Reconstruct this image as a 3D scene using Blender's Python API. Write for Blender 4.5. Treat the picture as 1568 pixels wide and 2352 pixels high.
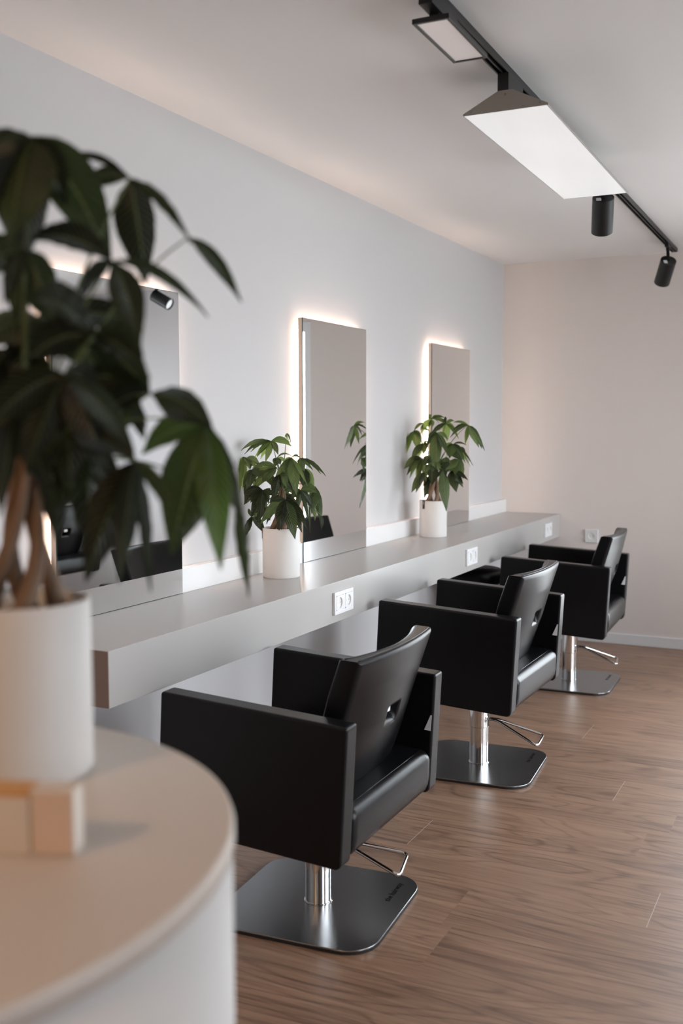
import bpy, bmesh, math, random
from mathutils import Vector, Matrix
S = bpy.context.scene
COL = S.collection
for o in list(bpy.data.objects):
    bpy.data.objects.remove(o)

# ---------------------------------------------------------------- camera
YAW, PITCH, ROLL = 0.4595, 0.0839, -0.0017
fwd = Vector((-math.sin(YAW)*math.cos(PITCH), math.cos(YAW)*math.cos(PITCH), -math.sin(PITCH)))
rgt = Vector((math.cos(YAW), math.sin(YAW), 0)); upv = rgt.cross(fwd)
r2 = rgt*math.cos(ROLL)+upv*math.sin(ROLL); u2 = upv*math.cos(ROLL)-rgt*math.sin(ROLL)
cd = bpy.data.cameras.new('camera'); cam = bpy.data.objects.new('camera', cd); COL.objects.link(cam)
cam.matrix_world = Matrix(((r2.x, u2.x, -fwd.x, 2.0278), (r2.y, u2.y, -fwd.y, 0.0), (r2.z, u2.z, -fwd.z, 1.3631), (0, 0, 0, 1)))
cd.sensor_fit = 'VERTICAL'; cd.sensor_height = 36.0; cd.sensor_width = 24.0; cd.lens = 36.05
cd.clip_start = 0.05
cd.dof.use_dof = True; cd.dof.focus_distance = 3.45; cd.dof.aperture_fstop = 2.8
S.camera = cam

# ---------------------------------------------------------------- exposure, daylight
S.view_settings.view_transform = 'Standard'; S.view_settings.look = 'None'
S.view_settings.gamma = 1.0; S.view_settings.use_curve_mapping = False
S.view_settings.exposure = 0.0
DAY = 15.8          # overcast sky outside the windows
HALO = 44.0         # warm strips behind the mirrors
LAMP = 0.40        # long pendant diffuser
WARM_FILL = 24.0    # unseen warm fill added behind the camera

W = bpy.data.worlds.new('overcast_sky'); S.world = W; W.use_nodes = True
nt = W.node_tree; nt.nodes.clear()
out = nt.nodes.new('ShaderNodeOutputWorld'); bg = nt.nodes.new('ShaderNodeBackground')
tc = nt.nodes.new('ShaderNodeTexCoord'); sep = nt.nodes.new('ShaderNodeSeparateXYZ'); rp = nt.nodes.new('ShaderNodeValToRGB')
nt.links.new(tc.outputs['Generated'], sep.inputs[0]); nt.links.new(sep.outputs['Z'], rp.inputs[0])
rp.color_ramp.elements[0].position = 0.0; rp.color_ramp.elements[0].color = (0.66, 0.67, 0.70, 1)
rp.color_ramp.elements[1].position = 0.10; rp.color_ramp.elements[1].color = (0.88, 0.91, 1.0, 1)
nt.links.new(rp.outputs[0], bg.inputs[0]); bg.inputs[1].default_value = DAY
nt.links.new(bg.outputs[0], out.inputs[0])

WALL_R = 4.0; Y0 = -1.8; Y1 = 6.444; H = 2.389
RWIN = [(0.9, 1.7), (2.7, 4.2), (4.5, 6.1)]      # windows in the right wall, z 0.45..2.15
BWIN = (1.485, 2.50, 0.0, 2.10)                                # glazed door in the back wall
def portal(name, loc, sx, sy, rot):
    l = bpy.data.lights.new(name, 'AREA'); l.shape = 'RECTANGLE'; l.size = sx; l.size_y = sy
    l.cycles.is_portal = True; l.energy = 1
    o = bpy.data.objects.new(name, l); o.location = loc; o.rotation_euler = rot; COL.objects.link(o)
for k, (a, b) in enumerate(RWIN):
    portal('window_daylight', (WALL_R+0.13, (a+b)/2, 1.3), 1.7, b-a, (0, math.pi/2, 0))
portal('door_daylight', ((BWIN[0]+BWIN[1])/2, Y1+0.13, 1.01), BWIN[1]-BWIN[0], 2.0, (-math.pi/2, 0, 0))

# ---------------------------------------------------------------- helpers
def tag(o, label=None, cat=None, group=None, kind=None):
    for k, v in (('label', label), ('category', cat), ('group', group), ('kind', kind)):
        if v: o[k] = v
    return o
def empty(name, loc, rz=0.0):
    o = bpy.data.objects.new(name, None); COL.objects.link(o); o.location = loc; o.rotation_euler = (0, 0, rz)
    o.empty_display_size = 0.1
    return o
def link(name, bm, mat, parent=None, smooth=False, bevel=0, seg=3, angle=30):
    me = bpy.data.meshes.new(name)
    bmesh.ops.recalc_face_normals(bm, faces=bm.faces)
    bm.to_mesh(me); bm.free()
    for m in (mat if isinstance(mat, (list, tuple)) else [mat]): me.materials.append(m)
    o = bpy.data.objects.new(name, me); COL.objects.link(o)
    if smooth or False:
        for p in me.polygons: p.use_smooth = True
    if bevel:
        b = o.modifiers.new('bevel', 'BEVEL'); b.width = bevel; b.segments = seg; b.limit_method = 'ANGLE'; b.angle_limit = math.radians(angle)
        b.harden_normals = True
        for p in me.polygons: p.use_smooth = True
    if parent: o.parent = parent
    return o
def box(bm, a, b, M=None, mi=0):
    vs = []
    for x in (a[0], b[0]):
        for y in (a[1], b[1]):
            for z in (a[2], b[2]):
                p = Vector((x, y, z)); vs.append(bm.verts.new(M @ p if M else p))
    for f in ((0, 1, 3, 2), (4, 6, 7, 5), (0, 4, 5, 1), (2, 3, 7, 6), (0, 2, 6, 4), (1, 5, 7, 3)):
        fc = bm.faces.new([vs[i] for i in f]); fc.material_index = mi
    return vs
def B(a, b, M=None):
    bm = bmesh.new(); box(bm, a, b, M); return bm
def prism(bm, pts, z0, z1, M=None, mi=0):
    lo = [bm.verts.new((M @ Vector((x, y, z0))) if M else (x, y, z0)) for x, y in pts]
    hi = [bm.verts.new((M @ Vector((x, y, z1))) if M else (x, y, z1)) for x, y in pts]
    n = len(pts)
    for i in range(n):
        bm.faces.new((lo[i], lo[(i+1) % n], hi[(i+1) % n], hi[i])).material_index = mi
    bm.faces.new(lo[::-1]).material_index = mi; bm.faces.new(hi).material_index = mi
def lathe(bm, prof, n=48, c=(0, 0), M=None, closed=False):
    rings = []
    for r, z in prof:
        if r < 1e-6:
            p = Vector((c[0], c[1], z)); rings.append([bm.verts.new(M @ p if M else p)])
        else:
            ring = []
            for i in range(n):
                a = 2*math.pi*i/n; p = Vector((c[0]+r*math.cos(a), c[1]+r*math.sin(a), z))
                ring.append(bm.verts.new(M @ p if M else p))
            rings.append(ring)
    for k in range(len(rings)-1):
        A, C = rings[k], rings[k+1]
        for i in range(n):
            j = (i+1) % n
            if len(A) == 1 and len(C) == 1: continue
            if len(A) == 1: bm.faces.new((A[0], C[j], C[i]))
            elif len(C) == 1: bm.faces.new((A[i], A[j], C[0]))
            else: bm.faces.new((A[i], A[j], C[j], C[i]))
def tube(bm, pts, rad, n=10, closed=False):
    P = [Vector(p) for p in pts]; N = len(P); rings = []
    R = rad if isinstance(rad, (list, tuple)) else [rad]*N
    prev = None
    for i in range(N):
        if closed: t = (P[(i+1) % N]-P[i-1]).normalized()
        else: t = (P[min(i+1, N-1)]-P[max(i-1, 0)]).normalized()
        if prev is None:
            a = Vector((0, 0, 1)) if abs(t.z) < .9 else Vector((1, 0, 0)); u = t.cross(a).normalized()
        else:
            u = (prev-t*prev.dot(t)).normalized()
        prev = u; v = t.cross(u)
        rings.append([bm.verts.new(P[i]+(u*math.cos(2*math.pi*k/n)+v*math.sin(2*math.pi*k/n))*R[i]) for k in range(n)])
    for i in range(N if closed else N-1):
        A, C = rings[i], rings[(i+1) % N]
        for k in range(n):
            bm.faces.new((A[k], A[(k+1) % n], C[(k+1) % n], C[k]))
    if not closed:
        bm.faces.new(rings[0][::-1]); bm.faces.new(rings[-1])
def rounded_rect(hx, hy, r, n=8, cx=0, cy=0):
    pts = []
    for sx, sy, a0 in ((1, 1, 0), (-1, 1, 90), (-1, -1, 180), (1, -1, 270)):
        for i in range(n+1):
            a = math.radians(a0+90*i/n)
            pts.append((cx+sx*(hx-r)+r*math.cos(a), cy+sy*(hy-r)+r*math.sin(a)))
    return pts
def fillet(pts, r, n=6):
    """round the inner corners of a 3D polyline"""
    out = [Vector(pts[0])]
    for i in range(1, len(pts)-1):
        a, b, c = Vector(pts[i-1]), Vector(pts[i]), Vector(pts[i+1])
        d1 = (a-b).normalized(); d2 = (c-b).normalized()
        rr = min(r, (a-b).length*.45, (c-b).length*.45)
        p, q = b+d1*rr, b+d2*rr
        for k in range(n+1):
            t = k/n; out.append(p*(1-t)**2+b*2*t*(1-t)+q*t*t)
    out.append(Vector(pts[-1])); return out

# ---------------------------------------------------------------- materials
def mat(name, col, rough=.5, metal=0.0, spec=.5, noise=0.0, nscale=20, bump=0.0, bscale=200, coat=0.0, emis=None, estr=0.0, aniso=0.0):
    m = bpy.data.materials.new(name); m.use_nodes = True; t = m.node_tree
    p = t.nodes['Principled BSDF']; p.inputs['Base Color'].default_value = (*col, 1)
    p.inputs['Roughness'].default_value = rough; p.inputs['Metallic'].default_value = metal
    p.inputs['Specular IOR Level'].default_value = spec; p.inputs['Coat Weight'].default_value = coat
    if aniso: p.inputs['Anisotropic'].default_value = aniso
    if emis:
        p.inputs['Emission Color'].default_value = (*emis, 1); p.inputs['Emission Strength'].default_value = estr
    tc = t.nodes.new('ShaderNodeTexCoord')
    if noise:
        n = t.nodes.new('ShaderNodeTexNoise'); n.inputs['Scale'].default_value = nscale; n.inputs['Detail'].default_value = 4
        t.links.new(tc.outputs['Object'], n.inputs['Vector'])
        mx = t.nodes.new('ShaderNodeMix'); mx.data_type = 'RGBA'
        mx.inputs[6].default_value = (*[c*(1-noise) for c in col], 1); mx.inputs[7].default_value = (*[min(1, c*(1+noise)) for c in col], 1)
        t.links.new(n.outputs['Fac'], mx.inputs[0]); t.links.new(mx.outputs[2], p.inputs['Base Color'])
    if bump:
        n = t.nodes.new('ShaderNodeTexNoise'); n.inputs['Scale'].default_value = bscale; n.inputs['Detail'].default_value = 3
        t.links.new(tc.outputs['Object'], n.inputs['Vector'])
        b = t.nodes.new('ShaderNodeBump'); b.inputs['Strength'].default_value = bump; b.inputs['Distance'].default_value = .001
        t.links.new(n.outputs['Fac'], b.inputs['Height']); t.links.new(b.outputs[0], p.inputs['Normal'])
    return m
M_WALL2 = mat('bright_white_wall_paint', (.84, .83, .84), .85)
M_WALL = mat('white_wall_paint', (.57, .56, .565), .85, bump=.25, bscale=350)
M_CEIL = mat('white_ceiling_paint', (.84, .82, .81), .9)
M_ENDP = mat('brown_end_panel', (.22, .15, .12), .5)
M_TAUPE = mat('taupe_wall_paint', (.74, .675, .64), .85, bump=.25, bscale=350)
M_BROWN = mat('brown_wall_paint', (.10, .062, .042), .8)
M_TRIM = mat('white_trim', (.76, .755, .76), .5)
M_COUNTER = mat('grey_laminate', (.45, .432, .417), .32, spec=.45, noise=.03, nscale=300, bump=.08, bscale=500)
M_UPST = mat('white_laminate', (.78, .77, .765), .25)
M_LEATHER = mat('black_leather', (.0055, .0055, .0065), .30, spec=.23, noise=.15, nscale=60, bump=.30, bscale=420)
M_STEEL = mat('brushed_steel', (.36, .37, .38), .24, 1.0, noise=.06, nscale=90, bump=.05, bscale=300)
M_CHROME = mat('chrome', (.72, .71, .70), .09, 1.0)
M_RUBBER = mat('black_rubber', (.01, .01, .01), .6)
M_BLACK = mat('black_metal', (.010, .010, .011), .42, spec=.5)
M_ENGR = mat('dark_engraving', (.003, .003, .004), .9, spec=.05)
M_WHITEP = mat('white_plastic', (.80, .80, .81), .3)
M_WELL = mat('socket_well', (.80, .79, .77), .4)
M_PIN = mat('pin_hole', (.30, .28, .26), .6)
M_HOLE = mat('dark_hole', (.04, .035, .03), .6)
M_MIRROR = mat('mirror_glass', (.90, .91, .91), .0, 1.0)
M_EDGE = mat('glass_edge', (.03, .07, .06), .15)
M_BACKER = mat('beige_backing_board', (.62, .52, .44), .5)
M_LED = mat('warm_led_strip', (.9, .8, .7), .5, emis=(1.0, .79, .655), estr=HALO)
M_POT = mat('white_matt_ceramic', (.66, .64, .62), .55, bump=.08, bscale=120)
M_SOIL = mat('potting_soil', (.05, .035, .025), .95, noise=.5, nscale=90, bump=1, bscale=90)
M_TRUNK = mat('braided_trunk_bark', (.17, .105, .065), .7, noise=.35, nscale=40, bump=.8, bscale=90)
M_STALK = mat('green_stalk', (.09, .13, .04), .5)
M_TAG = mat('dark_brown_strap', (.04, .025, .02), .4)
M_BRASS = mat('brass_stud', (.55, .42, .28), .3, 1.0)
M_DESK = mat('cream_desk_top', (.60, .53, .47), .45, bump=.05, bscale=300)
M_DESKS = mat('window_lit_desk_side', (.645, .62, .60), .5)  # lighter than the top: window light on the side put into its colour
M_PAPER = mat('cream_carton', (.70, .63, .56), .6)
M_CARD = mat('peach_carton', (.72, .56, .46), .6)
M_LAMPG = mat('grey_lamp_metal', (.33, .30, .27), .45, .3, noise=.04, nscale=200)
M_LAMPR = mat('pale_lamp_rim', (.62, .62, .62), .35)
M_PANEL = mat('pale_panel_diffuser', (.72, .67, .66), .35, emis=(1, .92, .9), estr=.12)
M_STICK = mat('pale_sticker', (.8, .8, .82), .5)
M_LENS = mat('spot_lens', (.85, .87, .88), .2, emis=(.9, .95, 1), estr=.6)
M_FRAME = mat('white_window_frame', (.78, .79, .80), .4)
def lamp_diffuser():
    m = mat('lamp_diffuser', (.85, .85, .85), .25, emis=(.97, .985, 1.0), estr=LAMP); t = m.node_tree; p = t.nodes['Principled BSDF']
    tc = t.nodes.new('ShaderNodeTexCoord'); mp = t.nodes.new('ShaderNodeMapping'); mp.inputs['Scale'].default_value = (9, 2.2, 1)
    n = t.nodes.new('ShaderNodeTexNoise'); n.inputs['Scale'].default_value = 1.0; n.inputs['Detail'].default_value = 2
    r = t.nodes.new('ShaderNodeMapRange'); r.inputs['From Min'].default_value = .3; r.inputs['From Max'].default_value = .7
    r.inputs['To Min'].default_value = LAMP*.88; r.inputs['To Max'].default_value = LAMP*1.06
    t.links.new(tc.outputs['Object'], mp.inputs[0]); t.links.new(mp.outputs[0], n.inputs['Vector'])
    t.links.new(n.outputs['Fac'], r.inputs['Value']); t.links.new(r.outputs[0], p.inputs['Emission Strength'])
    return m
M_DIFF = lamp_diffuser()
def pane():
    m = bpy.data.materials.new('window_glass'); m.use_nodes = True; t = m.node_tree; t.nodes.clear()
    o = t.nodes.new('ShaderNodeOutputMaterial'); a = t.nodes.new('ShaderNodeBsdfTransparent'); g = t.nodes.new('ShaderNodeBsdfGlossy')
    g.inputs['Roughness'].default_value = .02; mx = t.nodes.new('ShaderNodeMixShader'); f = t.nodes.new('ShaderNodeFresnel'); f.inputs[0].default_value = 1.45
    a.inputs[0].default_value = (.95, .97, .96, 1)
    t.links.new(f.outputs[0], mx.inputs[0]); t.links.new(a.outputs[0], mx.inputs[1]); t.links.new(g.outputs[0], mx.inputs[2]); t.links.new(mx.outputs[0], o.inputs[0])
    return m
M_PANE = pane()
def leaf_mat():
    m = bpy.data.materials.new('pachira_leaf'); m.use_nodes = True; t = m.node_tree; N = t.nodes; L = t.links
    p = N['Principled BSDF']; out = N['Material Output']
    uv = N.new('ShaderNodeUVMap'); uv.uv_map = 'UVMap'; sp = N.new('ShaderNodeSeparateXYZ'); L.new(uv.outputs[0], sp.inputs[0])
    # distance from the midrib, v along the leaf
    s = N.new('ShaderNodeMath'); s.operation = 'SUBTRACT'; s.inputs[1].default_value = .5; L.new(sp.outputs['X'], s.inputs[0])
    a = N.new('ShaderNodeMath'); a.operation = 'ABSOLUTE'; L.new(s.outputs[0], a.inputs[0])
    k = N.new('ShaderNodeMath'); k.operation = 'MULTIPLY'; k.inputs[1].default_value = -.35; L.new(a.outputs[0], k.inputs[0])
    ad = N.new('ShaderNodeMath'); ad.operation = 'ADD'; L.new(sp.outputs['Y'], ad.inputs[0]); L.new(k.outputs[0], ad.inputs[1])
    w = N.new('ShaderNodeMath'); w.operation = 'MULTIPLY'; w.inputs[1].default_value = 95; L.new(ad.outputs[0], w.inputs[0])
    si = N.new('ShaderNodeMath'); si.operation = 'SINE'; L.new(w.outputs[0], si.inputs[0])
    mr = N.new('ShaderNodeMapRange'); mr.inputs['From Min'].default_value = 0; mr.inputs['From Max'].default_value = .035
    mr.inputs['To Min'].default_value = 1; mr.inputs['To Max'].default_value = 0; L.new(a.outputs[0], mr.inputs['Value'])
    col = N.new('ShaderNodeVertexColor'); col.layer_name = 'tint'
    vr = N.new('ShaderNodeMapRange'); vr.inputs['From Min'].default_value = .75; vr.inputs['From Max'].default_value = 1
    vr.inputs['To Min'].default_value = 0; vr.inputs['To Max'].default_value = .38; L.new(si.outputs[0], vr.inputs['Value'])
    mx = N.new('ShaderNodeMath'); mx.operation = 'MAXIMUM'; L.new(mr.outputs[0], mx.inputs[0]); L.new(vr.outputs[0], mx.inputs[1])
    m1 = N.new('ShaderNodeMix'); m1.data_type = 'RGBA'; m1.inputs[7].default_value = (.19, .24, .09, 1)
    mu = N.new('ShaderNodeMath'); mu.operation = 'MULTIPLY'; mu.inputs[1].default_value = .55; L.new(mx.outputs[0], mu.inputs[0])
    L.new(mu.outputs[0], m1.inputs[0]); L.new(col.outputs[0], m1.inputs[6]); L.new(m1.outputs[2], p.inputs['Base Color'])
    p.inputs['Roughness'].default_value = .33; p.inputs['Specular IOR Level'].default_value = .6
    b = N.new('ShaderNodeBump'); b.inputs['Strength'].default_value = .9; b.inputs['Distance'].default_value = .002
    L.new(si.outputs[0], b.inputs['Height']); L.new(b.outputs[0], p.inputs['Normal'])
    tr = N.new('ShaderNodeBsdfTranslucent'); hs = N.new('ShaderNodeHueSaturation'); hs.inputs['Saturation'].default_value = .88; hs.inputs['Value'].default_value = 2.0
    L.new(m1.outputs[2], hs.inputs['Color']); L.new(hs.outputs[0], tr.inputs[0])
    ms = N.new('ShaderNodeMixShader'); ms.inputs[0].default_value = .42
    L.new(p.outputs[0], ms.inputs[1]); L.new(tr.outputs[0], ms.inputs[2]); L.new(ms.outputs[0], out.inputs[0])
    return m
M_LEAF = leaf_mat()
def wood_floor():
    m = bpy.data.materials.new('oak_laminate_planks'); m.use_nodes = True; t = m.node_tree; N = t.nodes; L = t.links
    p = N['Principled BSDF']
    def math_(op, a, b=None):
        n = N.new('ShaderNodeMath'); n.operation = op
        for i, v in enumerate((a, b)):
            if v is None: continue
            if isinstance(v, (int, float)): n.inputs[i].default_value = v
            else: L.new(v, n.inputs[i])
        return n.outputs[0]
    geo = N.new('ShaderNodeNewGeometry'); sp = N.new('ShaderNodeSeparateXYZ'); L.new(geo.outputs['Position'], sp.inputs[0])
    pc = N.new('ShaderNodeVertexColor'); pc.layer_name = 'plank'; ps = N.new('ShaderNodeSeparateColor'); L.new(pc.outputs[0], ps.inputs[0])
    cx = N.new('ShaderNodeCombineXYZ')
    L.new(math_('ADD', sp.outputs['X'], math_('MULTIPLY', ps.outputs[0], 37.0)), cx.inputs[0])
    L.new(math_('ADD', sp.outputs['Y'], math_('MULTIPLY', ps.outputs[1], 19.0)), cx.inputs[1])
    def noise(sx, sy, sc, det, dist=0.0, rough=.55):
        mp = N.new('ShaderNodeMapping'); mp.inputs['Scale'].default_value = (sx, sy, 1); L.new(cx.outputs[0], mp.inputs[0])
        n = N.new('ShaderNodeTexNoise'); n.inputs['Scale'].default_value = sc; n.inputs['Detail'].default_value = det
        n.inputs['Distortion'].default_value = dist; n.inputs['Roughness'].default_value = rough; L.new(mp.outputs[0], n.inputs['Vector']); return n.outputs['Fac']
    broad = noise(1.2, 9, 1.0, 3, .6)
    streak = noise(2.5, 60, 1.0, 5, .8, .65)
    fine = noise(14, 330, 1.0, 3)
    # cathedral rings: bands of a stretched distorted noise field
    f = noise(.9, 5.0, 1.0, 1.5, .35)
    ring = math_('SINE', math_('MULTIPLY', f, 95.0))
    ring = math_('POWER', math_('ADD', math_('MULTIPLY', ring, .5), .5), 6.0)
    ramp = N.new('ShaderNodeValToRGB'); cr = ramp.color_ramp
    cr.elements[0].position = .32; cr.elements[0].color = (.140, .072, .042, 1)
    cr.elements[1].position = .71; cr.elements[1].color = (.385, .232, .146, 1)
    e = cr.elements.new(.5); e.color = (.262, .147, .090, 1)
    v = math_('ADD', math_('MULTIPLY', broad, .40), math_('MULTIPLY', streak, .60))
    v = math_('SUBTRACT', v, math_('MULTIPLY', ring, .12))
    v = math_('ADD', v, math_('MULTIPLY', math_('SUBTRACT', ps.outputs[2], .5), .05))
    v = math_('ADD', v, math_('MULTIPLY', math_('SUBTRACT', fine, .5), .26))
    v = math_('ADD', v, .035)
    L.new(v, ramp.inputs[0])
    # knots
    vo = N.new('ShaderNodeTexVoronoi'); mp = N.new('ShaderNodeMapping'); mp.inputs['Scale'].default_value = (1.1, 3.2, 1); L.new(cx.outputs[0], mp.inputs[0])
    L.new(mp.outputs[0], vo.inputs['Vector']); vo.inputs['Scale'].default_value = 1.0
    kn = N.new('ShaderNodeMapRange'); kn.inputs['From Min'].default_value = 0; kn.inputs['From Max'].default_value = .085; kn.inputs['To Min'].default_value = .6; kn.inputs['To Max'].default_value = 0
    L.new(vo.outputs['Distance'], kn.inputs['Value'])
    mk = N.new('ShaderNodeMix'); mk.data_type = 'RGBA'; L.new(kn.outputs[0], mk.inputs[0]); L.new(ramp.outputs[0], mk.inputs[6]); mk.inputs[7].default_value = (.115, .065, .042, 1)
    L.new(mk.outputs[2], p.inputs['Base Color'])
    rr = N.new('ShaderNodeMapRange'); rr.inputs['To Min'].default_value = .34; rr.inputs['To Max'].default_value = .44; L.new(streak, rr.inputs['Value']); L.new(rr.outputs[0], p.inputs['Roughness'])
    p.inputs['Specular IOR Level'].default_value = 1.0
    b = N.new('ShaderNodeBump'); b.inputs['Strength'].default_value = .25; b.inputs['Distance'].default_value = .0006; L.new(math_('ADD', fine, streak), b.inputs['Height']); L.new(b.outputs[0], p.inputs['Normal'])
    return m
M_FLOOR = wood_floor()
M_SEAM = mat('pale_plank_joint', (.52, .45, .40), .5)

# ---------------------------------------------------------------- the room
def build_floor():
    bm = bmesh.new(); cl = bm.loops.layers.color.new('plank'); rnd = random.Random(11)
    Wp = .23; fixed = {0: 1.578, 1: .778, 4: 1.299, 7: 1.026}; Lp = 1.38
    k0 = math.floor((Y0-2.775)/Wp)-1; k1 = math.ceil((Y1+.1-2.775)/Wp)+1
    def quad(x0, x1, y0, y1, z, mi, c):
        f = bm.faces.new([bm.verts.new(p) for p in ((x0, y0, z), (x1, y0, z), (x1, y1, z), (x0, y1, z))]); f.material_index = mi
        for l in f.loops: l[cl] = c
    for k in range(k0, k1):
        y0 = max(2.775+k*Wp, Y0-.1); y1 = min(2.775+(k+1)*Wp, Y1+.1)
        if y1 <= y0: continue
        off = fixed.get(k, rnd.choice([.1, .35, 1.95, 2.2, 2.45])+rnd.uniform(-.1, .1))
        x = off-Lp*math.ceil((off+.1)/Lp)
        cuts = [-.1]
        while x < WALL_R+.1:
            if x > -.1: cuts.append(x)
            x += Lp
        cuts.append(WALL_R+.1)
        for a, b in zip(cuts, cuts[1:]):
            c = (rnd.random(), rnd.random(), rnd.random(), 1)
            quad(a, b, y0, y1, 0.0, 0, c)
        if k in fixed:
            quad(fixed[k]-.0009, fixed[k]+.0009, y0, y1, .0004, 1, (0, 0, 0, 1))
    # underside slab
    for f in box(bm, (-.1, Y0-.1, -.12), (WALL_R+.1, Y1+.1, -.004)): pass
    me = bpy.data.meshes.new('floor'); bm.to_mesh(me); bm.free(); me.materials.append(M_FLOOR); me.materials.append(M_SEAM)
    o = bpy.data.objects.new('floor', me); COL.objects.link(o); tag(o, kind='structure')
build_floor()
def struct(name, bm, m, **k): return tag(link(name, bm, m, **k), kind='structure')
struct('ceiling', B((-.12, Y0-.12, H), (WALL_R+.12, Y1+.12, H+.12)), M_CEIL)
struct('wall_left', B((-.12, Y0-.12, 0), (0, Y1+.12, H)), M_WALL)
bm = bmesh.new()
box(bm, (0, Y1, 0), (BWIN[0], Y1+.12, H)); box(bm, (BWIN[0], Y1, BWIN[3]), (BWIN[1], Y1+.12, H))
struct('wall_back', bm, M_TAUPE)
struct('wall_back_right', B((BWIN[1], Y1, 0), (WALL_R, Y1+.12, H)), M_WALL2)
struct('wall_near', B((0, Y0-.12, 0), (WALL_R, Y0, H)), M_BROWN)
bm = bmesh.new(); Z0, Z1 = .45, 2.15; yy = Y0-.12
box(bm, (WALL_R, Y0-.12, 0), (WALL_R+.12, Y1+.12, Z0)); box(bm, (WALL_R, Y0-.12, Z1), (WALL_R+.12, Y1+.12, H))
for a, b in RWIN: box(bm, (WALL_R, yy, Z0), (WALL_R+.12, a, Z1)); yy = b
box(bm, (WALL_R, yy, Z0), (WALL_R+.12, Y1+.12, Z1))
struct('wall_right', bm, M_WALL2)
for i, (a, b) in enumerate(RWIN):
    bm = bmesh.new(); x = WALL_R+.05
    for (ya, yb, za, zb) in ((a, b, Z0, Z0+.06), (a, b, Z1-.06, Z1), (a, a+.06, Z0+.06, Z1-.06), (b-.06, b, Z0+.06, Z1-.06), (a+.06, b-.06, 1.86, 1.91)):
        box(bm, (x, ya, za), (x+.05, yb, zb))
    w = struct('window_%d' % (i+1), bm, M_FRAME)
    link('pane', B((x+.02, a+.05, Z0+.05), (x+.03, b-.05, Z1-.05)), M_PANE, w)
bm = bmesh.new(); yd = Y1+.04
for (xa, xb, za, zb) in ((BWIN[0], BWIN[0]+.07, 0, BWIN[3]), (BWIN[1]-.07, BWIN[1], 0, BWIN[3]), (BWIN[0]+.07, BWIN[1]-.07, 0, .09), (BWIN[0]+.07, BWIN[1]-.07, BWIN[3]-.07, BWIN[3])):
    box(bm, (xa, yd, za), (xb, yd+.05, zb))
d = struct('door_1', bm, M_FRAME)
link('pane', B((BWIN[0]+.06, yd+.02, .08), (BWIN[1]-.06, yd+.03, BWIN[3]-.06)), M_PANE, d)
bm = bmesh.new(); tube(bm, fillet([(BWIN[0]+.035, yd, .98), (BWIN[0]+.035, yd-.05, .98), (BWIN[0]+.15, yd-.05, .98)], .01), .009)
link('handle', bm, M_CHROME, d)
bm = bmesh.new(); box(bm, (0, Y1-.014, 0), (BWIN[0], Y1, .066)); struct('baseboard_back', bm, M_TRIM, bevel=.003)
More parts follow.
